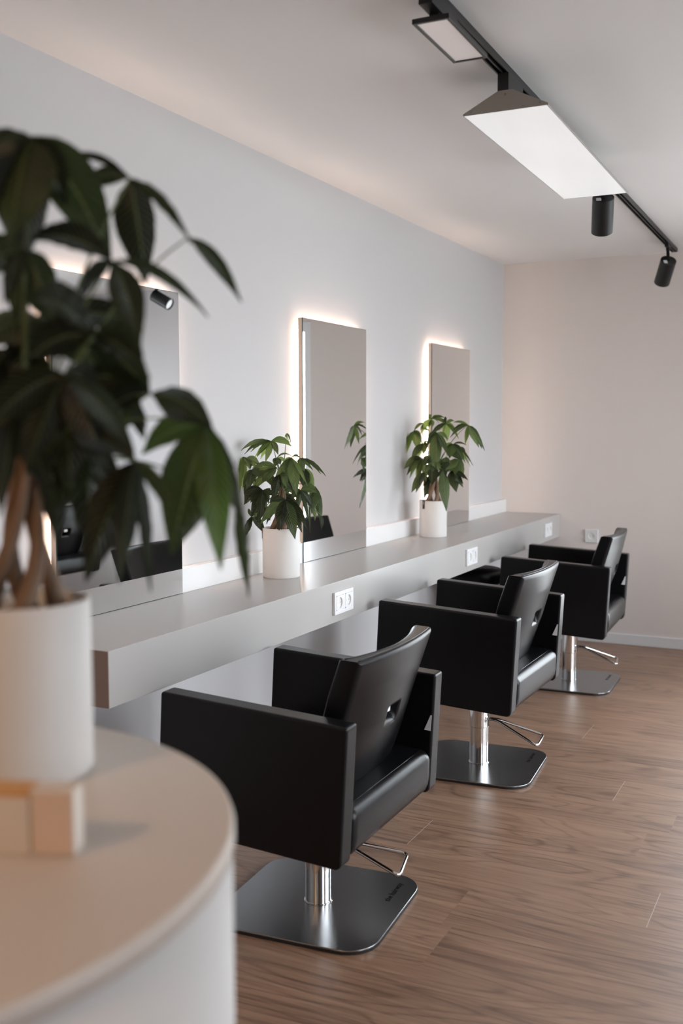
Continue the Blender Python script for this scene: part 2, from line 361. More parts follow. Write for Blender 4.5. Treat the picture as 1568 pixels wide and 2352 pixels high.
# ground outside
g = struct('outdoor_ground_1', B((WALL_R+.12, Y0-3, -.3), (WALL_R+9, Y1+9, -.25)), mat('paving_outside', (.35, .35, .34), .8))
tag(g, 'grey paving outside the windows')
LEAVES = {
'B': [((-34,503,20),[(-144,470,-31,15),(-109,464,-16,13),(-88,444,40,19),(-56,426,18,22),(39,485,-31,23),(35,499,3,12)]),
((24,532,50),[(16,514,38,5),(38,499,6,5),(26,509,63,4)]),
((-139,445,30),[(-151,313,-19,15),(-134,349,9,19),(-155,397,22,16),(-112,397,13,16)]),
((-130,436,50),[(-79,417,49,30),(-112,400,64,24)]),
((-14,407,-40),[(-106,318,-4,33),(-103,406,-72,16),(-56,356,-35,21)]),
((-14,442,0),[(-20,410,10,25),(-1,417,-31,19),(37,452,-60,6)]),
((39,445,-100),[(-29,342,-63,20),(56,312,-130,39),(95,345,-129,13),(3,410,-71,13)]),
((71,442,-70),[(164,377,-71,13),(116,399,-83,12),(87,394,-53,29),(39,447,-127,8)]),
((-3,385,-80),[(-24,292,-69,33),(32,378,-103,13),(23,335,-131,21),(44,321,-74,21)]),
((15,294,-90),[(-76,202,-57,34),(50,153,-129,45),(93,188,-87,28),(1,187,-120,16),(-35,285,-76,16)]),
((89,401,30),[(125,324,42,30),(82,336,-8,37),(105,313,53,24)]),
((72,327,-80),[(131,316,-74,33),(101,213,-72,14),(39,294,-58,29)]),
((129,334,20),[(114,233,3,38),(150,191,36,26)]),
((153,222,30),[(152,165,58,14)]),
((104,265,0),[(106,168,-50,6)]),
((-111,221,30),[(-123,249,55,11),(-85,243,9,12),(-143,136,18,23),(-60,160,-15,27)]),
((-66,324,-30),[(-135,270,-20,37),(-76,216,-61,29),(-54,256,-3,29),(-29,305,-62,21),(-101,248,-34,32),(-135,313,-50,24)]),
((-105,400,-10),[(-138,334,-9,21),(-113,334,-50,29),(-79,373,-52,24),(-56,386,5,21),(-134,290,5,24)]),
((-56,391,10),[(-80,386,7,16),(-19,395,42,16),(-43,351,-29,24),(-19,325,35,30)]),
((-3,301,0),[(-40,272,-43,24),(-20,209,36,30),(34,241,2,30),(61,273,1,27),(-55,193,37,24)]),
((19,353,20),[(-9,301,39,30),(51,303,39,35),(66,350,-35,24)]),
((-54,262,20),[(-102,235,-3,27),(-89,202,-32,24),(-41,212,-21,27)])],
'C': [((60,568,0),[(-21,497,-39,20),(69,481,26,36),(124,495,-47,18),(101,583,-30,15),(-2,595,-11,13),(58,605,25,12),(25,533,37,20)]),
((-12,592,30),[(-27,613,41,20),(53,599,-9,13),(47,580,24,17),(-65,519,41,29),(25,573,-25,5)]),
((169,561,-120),[(97,575,-112,12),(80,501,-143,15),(221,452,-121,31),(250,436,-113,20)]),
((-100,534,60),[(-165,378,67,26),(-136,431,52,20),(-80,435,55,43),(-52,571,20,14)]),
((-66,540,40),[(-52,570,30,10),(-11,520,-7,10)]),
((16,525,-120),[(13,346,-132,56),(-31,491,-126,20),(-39,448,-103,20),(80,400,-141,23),(68,492,-178,18)]),
((-52,469,30),[(-50,417,23,29),(-111,388,-9,32),(-69,448,44,10),(-26,479,9,10),(-28,449,8,14)]),
((96,468,-80),[(162,462,-49,9),(156,376,-101,18),(194,363,-105,10),(78,399,-105,41),(43,451,-92,13)]),
((47,344,-130),[(64,143,-181,49),(23,309,-135,20),(78,376,-98,26)]),
((127,393,-110),[(58,339,-114,36),(120,295,-96,43),(148,296,-75,37),(81,418,-86,23)]),
((126,446,10),[(162,409,24,31),(144,378,31,34)]),
((80,330,-90),[(114,229,-68,50),(169,292,-125,23),(134,271,-102,30)]),
((-61,396,0),[(-147,342,-26,37),(-119,296,-34,20),(-37,278,-3,32),(-99,387,-28,23),(-87,285,2,27)]),
((-40,324,-40),[(-109,225,-42,40),(-72,250,-90,23)]),
((-11,410,-30),[(-50,362,-46,40),(6,364,-51,27)]),
((-7,363,-110),[(-7,267,-99,50),(-43,333,-161,26),(38,349,-153,29)]),
((-20,301,20),[(-45,193,11,37),(14,241,0,30),(-51,253,27,31)]),
((40,388,30),[(6,342,3,41),(79,353,-10,40),(47,299,63,38),(66,312,-6,40)]),
((103,361,30),[(66,326,-15,34),(127,316,-2,34),(156,342,4,20)])],
'A': [((21,656,0),[(-38,606,-37,28),(12,530,-6,57),(101,540,34,52),(-3,540,-47,50),(52,586,-18,33)]),
((121,626,20),[(55,645,27,8),(68,615,48,19),(141,520,60,44),(178,553,-26,13)]),
((182,567,20),[(239,499,14,15)]),
((97,532,-20),[(201,481,8,12),(118,442,-75,32),(17,549,-21,29),(59,480,-63,14)]),
((11,537,-30),[(1,468,-13,26),(41,462,4,40),(-37,507,-36,32),(-9,477,-89,17)]),
((76,455,-30),[(15,482,-84,31),(10,427,-48,36),(129,436,-5,28),(128,410,-66,22)]),
((38,472,20),[(86,419,27,44),(-7,416,1,43),(-39,441,-13,37),(134,466,30,29)]),
((136,397,0),[(198,360,-29,35),(70,447,-23,33),(56,409,17,29),(83,372,-10,28)]),
((196,365,-10),[(127,332,8,30),(153,226,-18,59),(200,212,-54,35),(231,254,-26,21)]),
((240,277,50),[(258,160,77,15)]),
((114,328,-50),[(61,205,-54,43),(131,186,-14,13),(142,273,-110,15),(93,206,-76,27),(46,349,-33,28)]),
((124,386,20),[(132,348,29,17),(110,360,16,17)]),
((47,414,-50),[(7,315,-44,39),(51,287,-22,39),(88,309,-42,34),(113,336,-55,27),(-33,354,-54,36),(81,398,-43,27)]),
((1,389,-20),[(-19,273,-48,23),(28,295,-13,37),(-47,328,-18,33)]),
((71,349,20),[(72,229,39,34),(32,262,8,33),(96,273,-37,28),(47,298,14,38)]),
((31,349,30),[(38,238,56,35),(7,284,34,29),(75,282,34,34)]),
((-7,444,20),[(-37,385,-1,38),(30,381,-4,42),(-5,349,32,39)]),
((87,410,40),[(127,372,-12,24),(64,353,67,45),(32,372,68,45)])],
}

# ---------------------------------------------------------------- floating counter
XC, ZT, TH, YL = .3905, .8036, .1464, 1.998
ct = empty('styling_counter', (0, YL, ZT-TH)); tag(ct, 'long grey floating counter running along the white wall under the mirrors', 'counter')
o = link('counter_top', B((0.001, 0, 0), (XC, Y1-YL-.001, TH)), M_COUNTER, ct, bevel=.0015, seg=2)
link('end_panel', B((.002, -.0018, .001), (XC-.001, -.0001, TH-.001)), M_ENDP, ct)
o = link('upstand', B((0.001, 0, TH), (.0365, Y1-YL-.001, .886-ZT+TH)), M_UPST, ct, bevel=.001, seg=2); tag(o, 'white upstand')

# ---------------------------------------------------------------- mirrors with a halo
def mirror(y0, y1, label):
    zb, zt = ZT, 1.7971
    r = empty('lit_mirror', (.001, (y0+y1)/2, zb)); tag(r, label, 'mirror', 'halo mirrors above the grey counter')
    w = (y1-y0)/2; h = zt-zb
    bm = bmesh.new(); box(bm, (.0370, -w, .001), (.0400, w, h)); link('glass_edge', bm, M_EDGE, r)
    bm = bmesh.new()
    vs = [bm.verts.new(p) for p in ((.0404, -w+.001, .002), (.0404, w-.001, .002), (.0404, w-.001, h-.001), (.0404, -w+.001, h-.001))]
    bm.faces.new(vs); box(bm, (.0400, -w+.001, .002), (.0403, w-.001, h-.001))
    link('mirror_glass', bm, M_MIRROR, r)
    z0 = .888-zb
    bm = bmesh.new()
    for (a, b, c, d) in ((-w, -w+.018, z0, h-.001), (w-.018, w, z0, h-.001), (-w+.018, w-.018, h-.019, h-.001), (-w+.018, w-.018, z0, z0+.018)):
        box(bm, (.0195, a, c), (.0368, b, d))
    box(bm, (.030, -w+.018, z0+.018), (.0368, w-.018, h-.019))
    link('backing_frame', bm, M_BACKER, r)
    bm = bmesh.new(); q = .027
    for (a, b, c, d) in ((-w+q, -w+q+.010, z0+.02, h-q), (w-q-.010, w-q, z0+.02, h-q), (-w+q+.01, w-q-.01, h-q-.010, h-q)):
        box(bm, (.004, a, c), (.012, b, d))
    link('led_strip', bm, M_LED, r)
    bm = bmesh.new(); box(bm, (0.0, -w+q+.02, z0+.03), (.030, w-q-.02, h-q-.02)); link('mounting_block', bm, M_BACKER, r)
mirror(2.2115, 2.8143, 'tall halo-lit mirror behind the big foreground plant, nearest the camera')
mirror(3.665, 4.2715, 'tall halo-lit mirror in the middle, reflecting a plant and a black armchair corner')
mirror(5.0893, 5.6956, 'tall halo-lit mirror farthest along the wall, nearest the taupe wall')

# ---------------------------------------------------------------- sockets
def insert(bm, cy, cz, x0, s=.0275, r=.0195, n=28):
    """square face plate with a round recessed well, facing +x"""
    sq = []
    for i in range(n):
        a = 2*math.pi*i/n; c_, s_ = math.cos(a), math.sin(a); k = s/max(abs(c_), abs(s_)); sq.append((cy+c_*k, cz+s_*k))
    ci = [(cy+r*math.cos(2*math.pi*i/n), cz+r*math.sin(2*math.pi*i/n)) for i in range(n)]
    A = [bm.verts.new((x0+.002, y, z)) for y, z in sq]; Bv = [bm.verts.new((x0+.002, y, z)) for y, z in ci]
    Cv = [bm.verts.new((x0-.0035, y, z)) for y, z in ci]; D = [bm.verts.new((x0-.001, y, z)) for y, z in sq]
    for i in range(n):
        j = (i+1) % n
        bm.faces.new((A[i], A[j], Bv[j], Bv[i])); bm.faces.new((D[i], D[j], A[j], A[i]))
        bm.faces.new((Bv[i], Bv[j], Cv[j], Cv[i])).material_index = 1
    bm.faces.new(Cv).material_index = 1
    for dy in (-.0095, .0095):
        v = [bm.verts.new((x0-.0033, cy+dy+.0026*math.cos(a), cz+.0026*math.sin(a))) for a in [k*math.pi/5 for k in range(10)]]
        bm.faces.new(v).material_index = 2
    for dz in (-1, 1): box(bm, (x0-.0036, cy-.004, cz+dz*.0185-.003), (x0-.0015, cy+.004, cz+dz*.0185+.003), mi=0)
def socket(loc, n, label, rz=0.0, group=None):
    r = empty('wall_socket', loc, rz); tag(r, label, 'socket', group)
    hw = .0405 if n == 1 else .076
    cs = [0.0] if n == 1 else [-.0355, .0355]
    bm = bmesh.new()   # frame with openings
    ys = sorted([-hw, hw]+[c-.0275 for c in cs]+[c+.0275 for c in cs]); hz = .0405
    box(bm, (0, -hw, -hz), (.010, hw, -.0275)); box(bm, (0, -hw, .0275), (.010, hw, hz))
    for i in range(0, len(ys)-1, 2): box(bm, (0, ys[i], -.0275), (.010, ys[i+1], .0275))
    link('socket_frame', bm, M_WHITEP, r, bevel=.0012, seg=2)
    for c in cs:
        bm = bmesh.new(); insert(bm, c, 0, .0085); link('socket_insert', bm, [M_WHITEP, M_WELL, M_PIN], r)
G = 'double sockets on the counter front'
socket((XC+.0003, 3.311, .7275), 2, 'white double power socket on the counter front, nearest the camera', 0, G)
socket((XC+.0003, 4.726, .7285), 2, 'white double power socket on the counter front, middle of three', 0, G)
socket((XC+.0003, 6.138, .729), 2, 'white double power socket at the far end of the counter front', 0, G)
socket((.594, Y1-.0003, .671), 1, 'white single power socket on the taupe back wall', -math.pi/2)

# ---------------------------------------------------------------- styling chairs
AL = .0533
def chair(px, py, rot, base_rot, raise_, lever, label, group, zend=.125):
    r = empty('styling_chair', (px, py, 0), rot); tag(r, label, 'chair', group)
    T = Matrix.Translation((0, 0, .290+raise_)) @ Matrix.Rotation(AL, 4, 'Y') @ Matrix.Translation((0, -.0191, 0))
    Rb = Matrix.Rotation(base_rot-rot, 4, 'Z')
    # base
    bm = bmesh.new(); prism(bm, rounded_rect(.2425, .2425, .088), .0, .007, Rb); link('rubber_pad', bm, M_RUBBER, r)
    bm = bmesh.new(); prism(bm, rounded_rect(.2425, .2425, .088), .0072, .0125, Rb); bp = link('base_plate', bm, M_STEEL, r, bevel=.0015, seg=2)
    cu = bpy.data.curves.new('t', 'FONT'); cu.body = 'the hairway'; cu.size = .026; cu.align_x = 'CENTER'; cu.resolution_u = 2
    to = bpy.data.objects.new('t', cu); COL.objects.link(to); bpy.context.view_layer.update()
    me = bpy.data.meshes.new_from_object(to); bpy.data.objects.remove(to)
    me.transform(Rb @ Matrix.Translation((.192, .125, .0128)) @ Matrix.Rotation(math.pi/2, 4, 'Z'))
    me.materials.clear(); me.materials.append(M_ENGR)
    eo = bpy.data.objects.new('engraving', me); COL.objects.link(eo); eo.parent = bp
    # column
    bm = bmesh.new(); lathe(bm, [(0, .0126), (.041, .0126), (.041, .0150), (.0375, .0155), (.0375, .175), (0, .175)], 40)
    link('column', bm, M_CHROME, r, smooth=False, bevel=.0008, seg=2)
    bm = bmesh.new(); z1 = .300+raise_
    lathe(bm, [(.0380, .160), (.0393, .161), (.0393, z1), (0, z1)], 40)
    sl = link('column_sleeve', bm, M_CHROME, r, bevel=.0006, seg=2)
    la = lever-rot; Rl = Matrix.Rotation(la, 4, 'Z')
    bm = bmesh.new(); box(bm, (.034, -.0065, .163), (.0402, .0065, .232+raise_*.3), Rl); link('lever_slot', bm, M_HOLE, sl)
    # foot lever
    zl = .192
    pts = [(.03, -.006, zl), (.072, -.008, zl), (.246, -.076, zend), (.246, .076, zend), (.072, .008, zl), (.03, .006, zl)]
    bm = bmesh.new(); tube(bm, [Rl @ p for p in fillet(pts, .022)], .0052, 12); link('foot_lever', bm, M_CHROME, r, smooth=True)
    # under frame
    bm = bmesh.new(); box(bm, (-.16, -.12, -.012), (.13, .16, .02), T); link('seat_frame', bm, M_BLACK, r, bevel=.004)
    # arm panels
    for s in (-1, 1):
        y0, y1 = (-.3275, -.2665) if s < 0 else (.2665, .3275)
        pr = [(-.306+.0, .0), (.228, .0), (.240, .012), (.240, .362), (-.306, .362)]
        bm = bmesh.new()
        lo = [bm.verts.new(T @ Vector((x, y0, z))) for x, z in pr]; hi = [bm.verts.new(T @ Vector((x, y1, z))) for x, z in pr]
        n = len(pr)
        for i in range(n): bm.faces.new((lo[i], lo[(i+1) % n], hi[(i+1) % n], hi[i]))
        bm.faces.new(lo); bm.faces.new(hi[::-1])
        ap = link('arm_panel', bm, M_LEATHER, r, bevel=.012, seg=4)
        # piping along the inner / outer top edges
        bm = bmesh.new()
        ye = y0+.0045 if s < 0 else y1-.0045
        for yy in (y0+.004, y1-.004):
            tube(bm, [T @ p for p in fillet([Vector((.2362, yy, .03)), Vector((.2362, yy, .3582)), Vector((-.302, yy, .3582)), Vector((-.302, yy, .03))], .012)], .0016, 6)
        link('piping', bm, M_LEATHER, ap, smooth=True)
        if s > 0:
            bm = bmesh.new()
            q = [(.216, .194), (.236, .194), (.236, .240), (.232, .240)]
            f1 = [bm.verts.new(T @ Vector((x, y0-.0012-.004*(1-(z-.19)/.056), z))) for x, z in q]; f2 = [bm.verts.new(T @ Vector((x, y0-.0006-.004*(1-(z-.19)/.056), z))) for x, z in q]
            bm.faces.new(f1); bm.faces.new(f2[::-1])
            for i in range(4): bm.faces.new((f1[i], f1[(i+1) % 4], f2[(i+1) % 4], f2[i]))
            tag(link('care_tag', bm, M_WHITEP, ap), 'small white care tag')
    # seat cushion with a slightly domed top and back
    x0, x1, ya, yb, za, zb = -.296, .243, -.2655, .2655, .012, .136
    prof = [(x0+.02, za), (x1-.020, za), (x1-.009, za+.006), (x1-.003, .035), (x1, .060), (x1-.001, .084)]
    for k in range(1, 9):
        a = math.radians(90*k/8); prof.append((x1-.001-.034+.034*math.cos(a), zb-.034+.034*math.sin(a)-.017*(1-k/8)*0))
    for k in range(1, 8): prof.append((x1-.035-(x1-.035-x0-.03)*k/8, zb+.006*math.sin(math.pi*k/8)))
    for k in range(0, 7):
        a = math.radians(90+90*k/6); prof.append((x0+.03+.03*math.cos(a), zb-.03+.03*math.sin(a)))
    prof.append((x0, za+.01))
    ys = [ya, ya+.004, ya+.012, ya+.03]+[ya+.03+(yb-ya-.06)*k/8 for k in range(1, 8)]+[yb-.03, yb-.012, yb-.004, yb]
    bm = bmesh.new(); rings = []; cu_, cw_ = sum(p[0] for p in prof)/len(prof), .075
    for y in ys:
        de = min(y-ya, yb-y); rr = .012; sh = 0 if de >= rr else rr-math.sqrt(max(0, rr*rr-(rr-de)**2))
        rings.append([bm.verts.new(T @ Vector((p[0]-math.copysign(min(sh, abs(p[0]-cu_)), p[0]-cu_), y, p[1]-math.copysign(min(sh, abs(p[1]-cw_)), p[1]-cw_)))) for p in prof])
    n = len(prof)
    for A_, C_ in zip(rings, rings[1:]):
        for i in range(n): bm.faces.new((A_[i], A_[(i+1) % n], C_[(i+1) % n], C_[i]))
    bm.faces.new(rings[0]); bm.faces.new(rings[-1][::-1])
    st = link('seat', bm, M_LEATHER, r, smooth=True)
    bm = bmesh.new(); tube(bm, [T @ Vector((.2120, y, .1350)) for y in (-.24, -.12, 0, .12, .24)], .0016, 6); link('piping', bm, M_LEATHER, st, smooth=True)
    # backrest: curved, padded, leaning back, finger slot near its middle
    nv, nw = 100, 76; wb, wt = .128, .505
    def hw(w):
        if w > .24: return .232+.016*(w-.24)/.265
        k = (.24-w)/.112; return .232-.062*(1-math.sqrt(max(0, 1-k*k)))
    def lerp(x, pts):
        for (a, fa), (b, fb) in zip(pts, pts[1:]):
            if x <= b: t = max(0, (x-a)/(b-a)); return fa+(fb-fa)*t
        return pts[-1][1]
    def sm(a, b, x):
        t = max(0, min(1, (x-a)/(b-a))); return t*t*(3-2*t)
    def back(v, w):
        e = lerp(w, [(.12, .128), (.30, .172), (.40, .200), (.505, .231)]); bl = lerp(w, [(.12, .030), (.30, .045), (.42, .034), (.505, .018)])
        x = e+bl*(1-(v/.25)**2)
        d = sm(-.034, -.020, v)*(1-sm(.040, .050, v))*(1-sm(.333, .340, w))*sm(.278, .312, w)
        return x-.034*d
    def front(v, w):
        e = lerp(w, [(.12, .060), (.30, .108), (.40, .132), (.505, .166)]); bl = lerp(w, [(.12, .030), (.30, .040), (.505, .045)])
        return e+bl*(1-(v/.25)**2)
    bm = bmesh.new()
    def space(n_, a0, a1, r_=.016, m=8):      # dense near the ends, for rounded edges
        e = [r_*(1-math.cos(math.pi/2*k/m)) for k in range(m+1)]; q_ = n_-2*m
        return [a0+x for x in e]+[a0+r_+(a1-a0-2*r_)*k/q_ for k in range(1, q_)]+[a1-x for x in e[::-1]]
    WS = space(nw, wb, wt); RR = .016
    def pull(de): return 0 if de >= RR else (RR-math.sqrt(max(0, RR*RR-(RR-de)**2)))*.85
    def grid(fn, sgn):
        g_ = []
        for vv in space(nv, -1, 1, .07):
            col_ = []
            for w in WS:
                h_ = hw(w); v = vv*h_; sh = max(pull(h_-abs(v)), pull(wt-w), pull(w-wb)*.6)
                col_.append(bm.verts.new(T @ Vector((fn(v, w)-sgn*sh, v, w))))
            g_.append(col_)
        return g_
    Bk, Fr = grid(back, 1), grid(front, -1)
    nv, nw = len(Bk)-1, len(WS)-1
    for i in range(nv):
        for j in range(nw):
            bm.faces.new((Bk[i][j], Bk[i+1][j], Bk[i+1][j+1], Bk[i][j+1])); bm.faces.new((Fr[i][j+1], Fr[i+1][j+1], Fr[i+1][j], Fr[i][j]))
    for i in range(nv):
        bm.faces.new((Bk[i][nw], Bk[i+1][nw], Fr[i+1][nw], Fr[i][nw])); bm.faces.new((Bk[i+1][0], Bk[i][0], Fr[i][0], Fr[i+1][0]))
    for j in range(nw):
        bm.faces.new((Bk[0][j], Bk[0][j+1], Fr[0][j+1], Fr[0][j])); bm.faces.new((Bk[nv][j+1], Bk[nv][j], Fr[nv][j], Fr[nv][j+1]))
    br = link('backrest', bm, M_LEATHER, r, smooth=True)
    bm = bmesh.new()
    tube(bm, [T @ Vector((back(v, wt)-.0125, v, wt-.0002)) for v in [(-.238+.476*i/24) for i in range(25)]], .0017, 6)
    tube(bm, [T @ Vector((front(v, wt)+.0125, v, wt-.0002)) for v in [(-.238+.476*i/24) for i in range(25)]], .0017, 6)
    link('piping', bm, M_LEATHER, br, smooth=True)
    bm = bmesh.new()
    q = [(-.016, .314), (.016, .314), (.016, .331), (-.016, .331)]
    f1 = [bm.verts.new(T @ Vector((back(0, .35)-.020, v, w))) for v, w in q]; f2 = [bm.verts.new(T @ Vector((back(0, .35)-.0205, v, w))) for v, w in q]
    bm.faces.new(f1); bm.faces.new(f2[::-1])
    for i in range(4): bm.faces.new((f1[i], f1[(i+1) % 4], f2[(i+1) % 4], f2[i]))
    tag(link('slot_label', bm, M_WHITEP, br), 'white label in the grip slot')
CG = 'black styling chairs along the grey counter'
chair(.711, 2.508, .0048, .07, 0.0, .24, 'black leather styling chair on a square steel base, nearest the camera', CG, .138)
chair(.731, 3.866, -.0132, .075, .0333, .10, 'black leather styling chair in the middle of the row', CG)
chair(.727, 5.363, .0433, .03, .0297, .17, 'black leather styling chair farthest away, by the taupe wall', CG)
chair(3.20, 5.56, math.pi+.02, math.pi, .03, math.pi-.2, 'black leather styling chair facing the windows, seen only in the nearest mirror', None)

# small stool pushed under the counter behind the far chair
st = empty('round_stool', (.19, 5.30, 0)); tag(st, 'low black round stool tucked under the far end of the counter', 'stool')
bm = bmesh.new(); lathe(bm, [(0, .50), (.16, .50), (.175, .52), (.178, .56), (.165, .585), (0, .592)], 40); link('seat', bm, M_LEATHER, st, smooth=True)
bm = bmesh.new(); lathe(bm, [(0, .06), (.028, .06), (.028, .499), (0, .499)], 24); link('column', bm, M_CHROME, st, bevel=.001)
bm = bmesh.new(); lathe(bm, [(0, .0), (.17, .0), (.17, .015), (.03, .059), (0, .059)], 40); link('base', bm, M_BLACK, st, bevel=.002)

# ---------------------------------------------------------------- ceiling track and lamps
def TX(y): return 1.103-.008*(y-2.4)          # the track runs very slightly out of square
def track(x0, y0, y1, label, slope=-.008):
    r = empty('light_track', (x0, y0, H)); r.rotation_euler = (0, 0, -slope*1.0); tag(r, label, 'track')
    L_ = y1-y0
    bm = bmesh.new(); hw_ = .0172
    box(bm, (-hw_, 0, -.0055), (hw_, L_, -.0003))
    for s in (-1, 1): box(bm, (s*hw_-(.004 if s > 0 else 0), 0, -.021), (s*hw_+(.004 if s < 0 else 0), L_, -.0055))
    box(bm, (-.0025, 0, -.021), (.0025, L_, -.0055)); box(bm, (-hw_, L_, -.021), (hw_, L_+.003, -.0003))
    link('rail', bm, M_BLACK, r)
    bm = bmesh.new()
    for s in (-1, 1): box(bm, (s*.0078-.0012, .002, -.012), (s*.0078+.0012, L_-.002, -.0056))
    link('conductor_strip', bm, M_STEEL, r)
track(TX(.9), .9, 6.31, 'black light track on the ceiling above the styling chairs')
track(2.54, .9, 6.31, 'second black light track on the other side of the ceiling, seen in the mirrors', 0)

# long trapezoid lamp
YA, YB = 2.872, 4.072; zl = 2.2475
r = empty('pendant_lamp', (TX(3.47)+.022, (YA+YB)/2, zl)); r.rotation_euler = (0, 0, .0105); tag(r, 'long grey trapezoid ceiling lamp with a glowing white underside', 'lamp')
Lh = (YB-YA)/2; hb = .1235; ht = .0205; hh = .056
bm = bmesh.new()
def tri(y):
    return [bm.verts.new(p) for p in ((-hb, y, 0), (hb, y, 0), (hb, y, .005), (ht, y, hh), (-ht, y, hh), (-hb, y, .005))]
for y0, y1 in ((-Lh-.002, -Lh), (Lh, Lh+.002)):
    bm = bmesh.new(); a, b = tri(y0), tri(y1)
    for i in range(6): bm.faces.new((a[i], a[(i+1) % 6], b[(i+1) % 6], b[i]))
    bm.faces.new(a); bm.faces.new(b[::-1])
    cap = link('end_cap', bm, M_LAMPG, r)
    if y0 < 0:
        for (x, z) in ((-.10, .010), (0, .045), (.10, .010)):
            bm = bmesh.new(); lathe(bm, [(0, 0), (.0032, 0), (.0025, .0012), (0, .0014)], 12, M=Matrix.Translation((x, -Lh-.002, z)) @ Matrix.Rotation(math.pi/2, 4, 'X')); link('screw', bm, M_STEEL, cap)
bm = bmesh.new()
A = [bm.verts.new((x, -Lh, z)) for x, z in ((hb, .0), (hb, .005), (ht, hh), (-ht, hh), (-hb, .005), (-hb, 0))]
C = [bm.verts.new((x, Lh, z)) for x, z in ((hb, .0), (hb, .005), (ht, hh), (-ht, hh), (-hb, .005), (-hb, 0))]
for i in range(5): bm.faces.new((A[i], A[i+1], C[i+1], C[i]))
link('housing', bm, M_LAMPG, r)
bm = bmesh.new()
for s in (-1, 1): box(bm, (s*hb-(.0035 if s > 0 else 0), -Lh, -.001), (s*hb+(.0035 if s < 0 else 0), Lh, .001))
link('rim', bm, M_LAMPR, r)
bm = bmesh.new(); box(bm, (-hb+.004, -Lh+.002, -.0003), (hb-.004, Lh-.002, .0012)); link('diffuser', bm, M_DIFF, r)
for yc in (-Lh+.12, Lh-.12): link('track_adapter', B((-.037, yc-.075, hh), (-.004, yc+.075, H-.0205-zl)), M_BLACK, r, bevel=.002)

# flat rectangular panel light near the camera
r = empty('panel_light', (1.117, 2.452, 2.300)); r.rotation_euler = (0, 0, .01); tag(r, 'small flat rectangular track light with black frame near the top edge', 'lamp')
hx, hy = .046, .145
bm = bmesh.new()
for (a, b, c, d) in ((-hx, -hx+.0085, -hy, hy), (hx-.0085, hx, -hy, hy), (-hx+.0085, hx-.0085, -hy, -hy+.0085), (-hx+.0085, hx-.0085, hy-.0085, hy)): box(bm, (a, c, 0), (b, d, .012))
link('frame', bm, M_BLACK, r, bevel=.001, seg=2)
link('diffuser', B((-hx+.0086, -hy+.0086, .0025), (hx-.0086, hy-.0086, .0045)), M_PANEL, r)
link('back_plate', B((-hx+.0086, -hy+.0086, .0047), (hx-.0086, hy-.0086, .0118)), M_BLACK, r)
bm = bmesh.new(); box(bm, (-.020, -.10, .0122), (-.002, -.06, .028)); box(bm, (-.020, -.10, .028), (.004, -.02, .036)); box(bm, (-.024, -.16, .036), (.010, .02, H-.0205-2.300)); link('track_adapter', bm, M_BLACK, r, bevel=.001)

def spot(loc, aim, stem_top, label, lit=.0, stem_x=None):
    r = empty('spotlight', (stem_top[0], stem_top[1], H)); tag(r, label, 'lamp', 'black cylindrical track spotlights')
    o = Vector((stem_top[0], stem_top[1], H)); c = Vector(loc)-o; a = Vector(aim).normalized()
    q = a.to_track_quat('-Z', 'Y').to_matrix().to_4x4(); M = Matrix.Translation(c) @ q
    R_, L_ = .0435, .150
    bm = bmesh.new(); lathe(bm, [(R_-.006, -L_/2+.012), (R_-.004, -L_/2), (R_, -L_/2), (R_, L_/2), (R_-.003, L_/2), (R_-.004, L_/2-.003), (0, L_/2-.003)], 48, M=M)
    body = link('housing', bm, M_BLACK, r, smooth=False, bevel=.0006, seg=2)
    bm = bmesh.new(); lathe(bm, [(0, -L_/2+.011), (R_-.0062, -L_/2+.011), (R_-.0062, -L_/2+.013), (0, -L_/2+.013)], 32, M=M); link('lens', bm, M_LENS, r)
    bm = bmesh.new(); box(bm, (-.028, -.022, L_/2-.0028), (-.008, .004, L_/2-.0022), M); tag(link('sticker', bm, M_STICK, body), 'pale sticker')
    # arm from the cap up to the track
    p0 = M @ Vector((0, 0, L_/2-.004)); p1 = Vector((0, 0, -.052)); p2 = Vector((0, 0, -.022))
    bm = bmesh.new(); d = (p1-p0)
    u = Vector((1, 0, 0)); v = d.normalized().cross(u).normalized()
    vs = []
    for p in (p0, p1+Vector((0, 0, .004))):
        for s in (-1, 1):
            for t in (-1, 1): vs.append(bm.verts.new(p+u*s*.0085+v*t*.0022))
    for f in ((0, 1, 3, 2), (4, 6, 7, 5), (0, 4, 5, 1), (2, 3, 7, 6), (0, 2, 6, 4), (1, 5, 7, 3)): bm.faces.new([vs[i] for i in f])
    link('bracket', bm, M_BLACK, r)
    bm = bmesh.new(); box(bm, (-.0105, -.045, -.040), (.0105, .045, -.0205)); box(bm, (-.009, -.010, -.055), (.009, .010, -.040)); link('track_adapter', bm, M_BLACK, r, bevel=.001)
spot((TX(4.35)-.005, 4.335, 2.225), (-.142, .56, -.80), (TX(4.26), 4.26), 'black cylindrical spotlight just behind the glowing trapezoid lamp')
spot((TX(6.06)-.010, 6.045, 2.222), (-.316, .607, -.70), (TX(6.03)+.004, 6.03), 'black tilted spotlight at the far end of the ceiling track')
spot((2.50, 6.094, 2.262), (-.868, .094, -.49), (2.54, 6.09), 'black spotlight reflected in the top of the nearest mirror')
# added fill light, unseen behind the camera, warming the foreground pot's left side
for x, y in ((.9, -.9),):
    l = bpy.data.lights.new('warm_fill_light', 'AREA'); l.shape = 'DISK'; l.size = .35; l.energy = WARM_FILL; l.color = (1, .62, .34)
    o = bpy.data.objects.new('warm_fill_light', l); COL.objects.link(o); o.location = (x, y, H-.02)

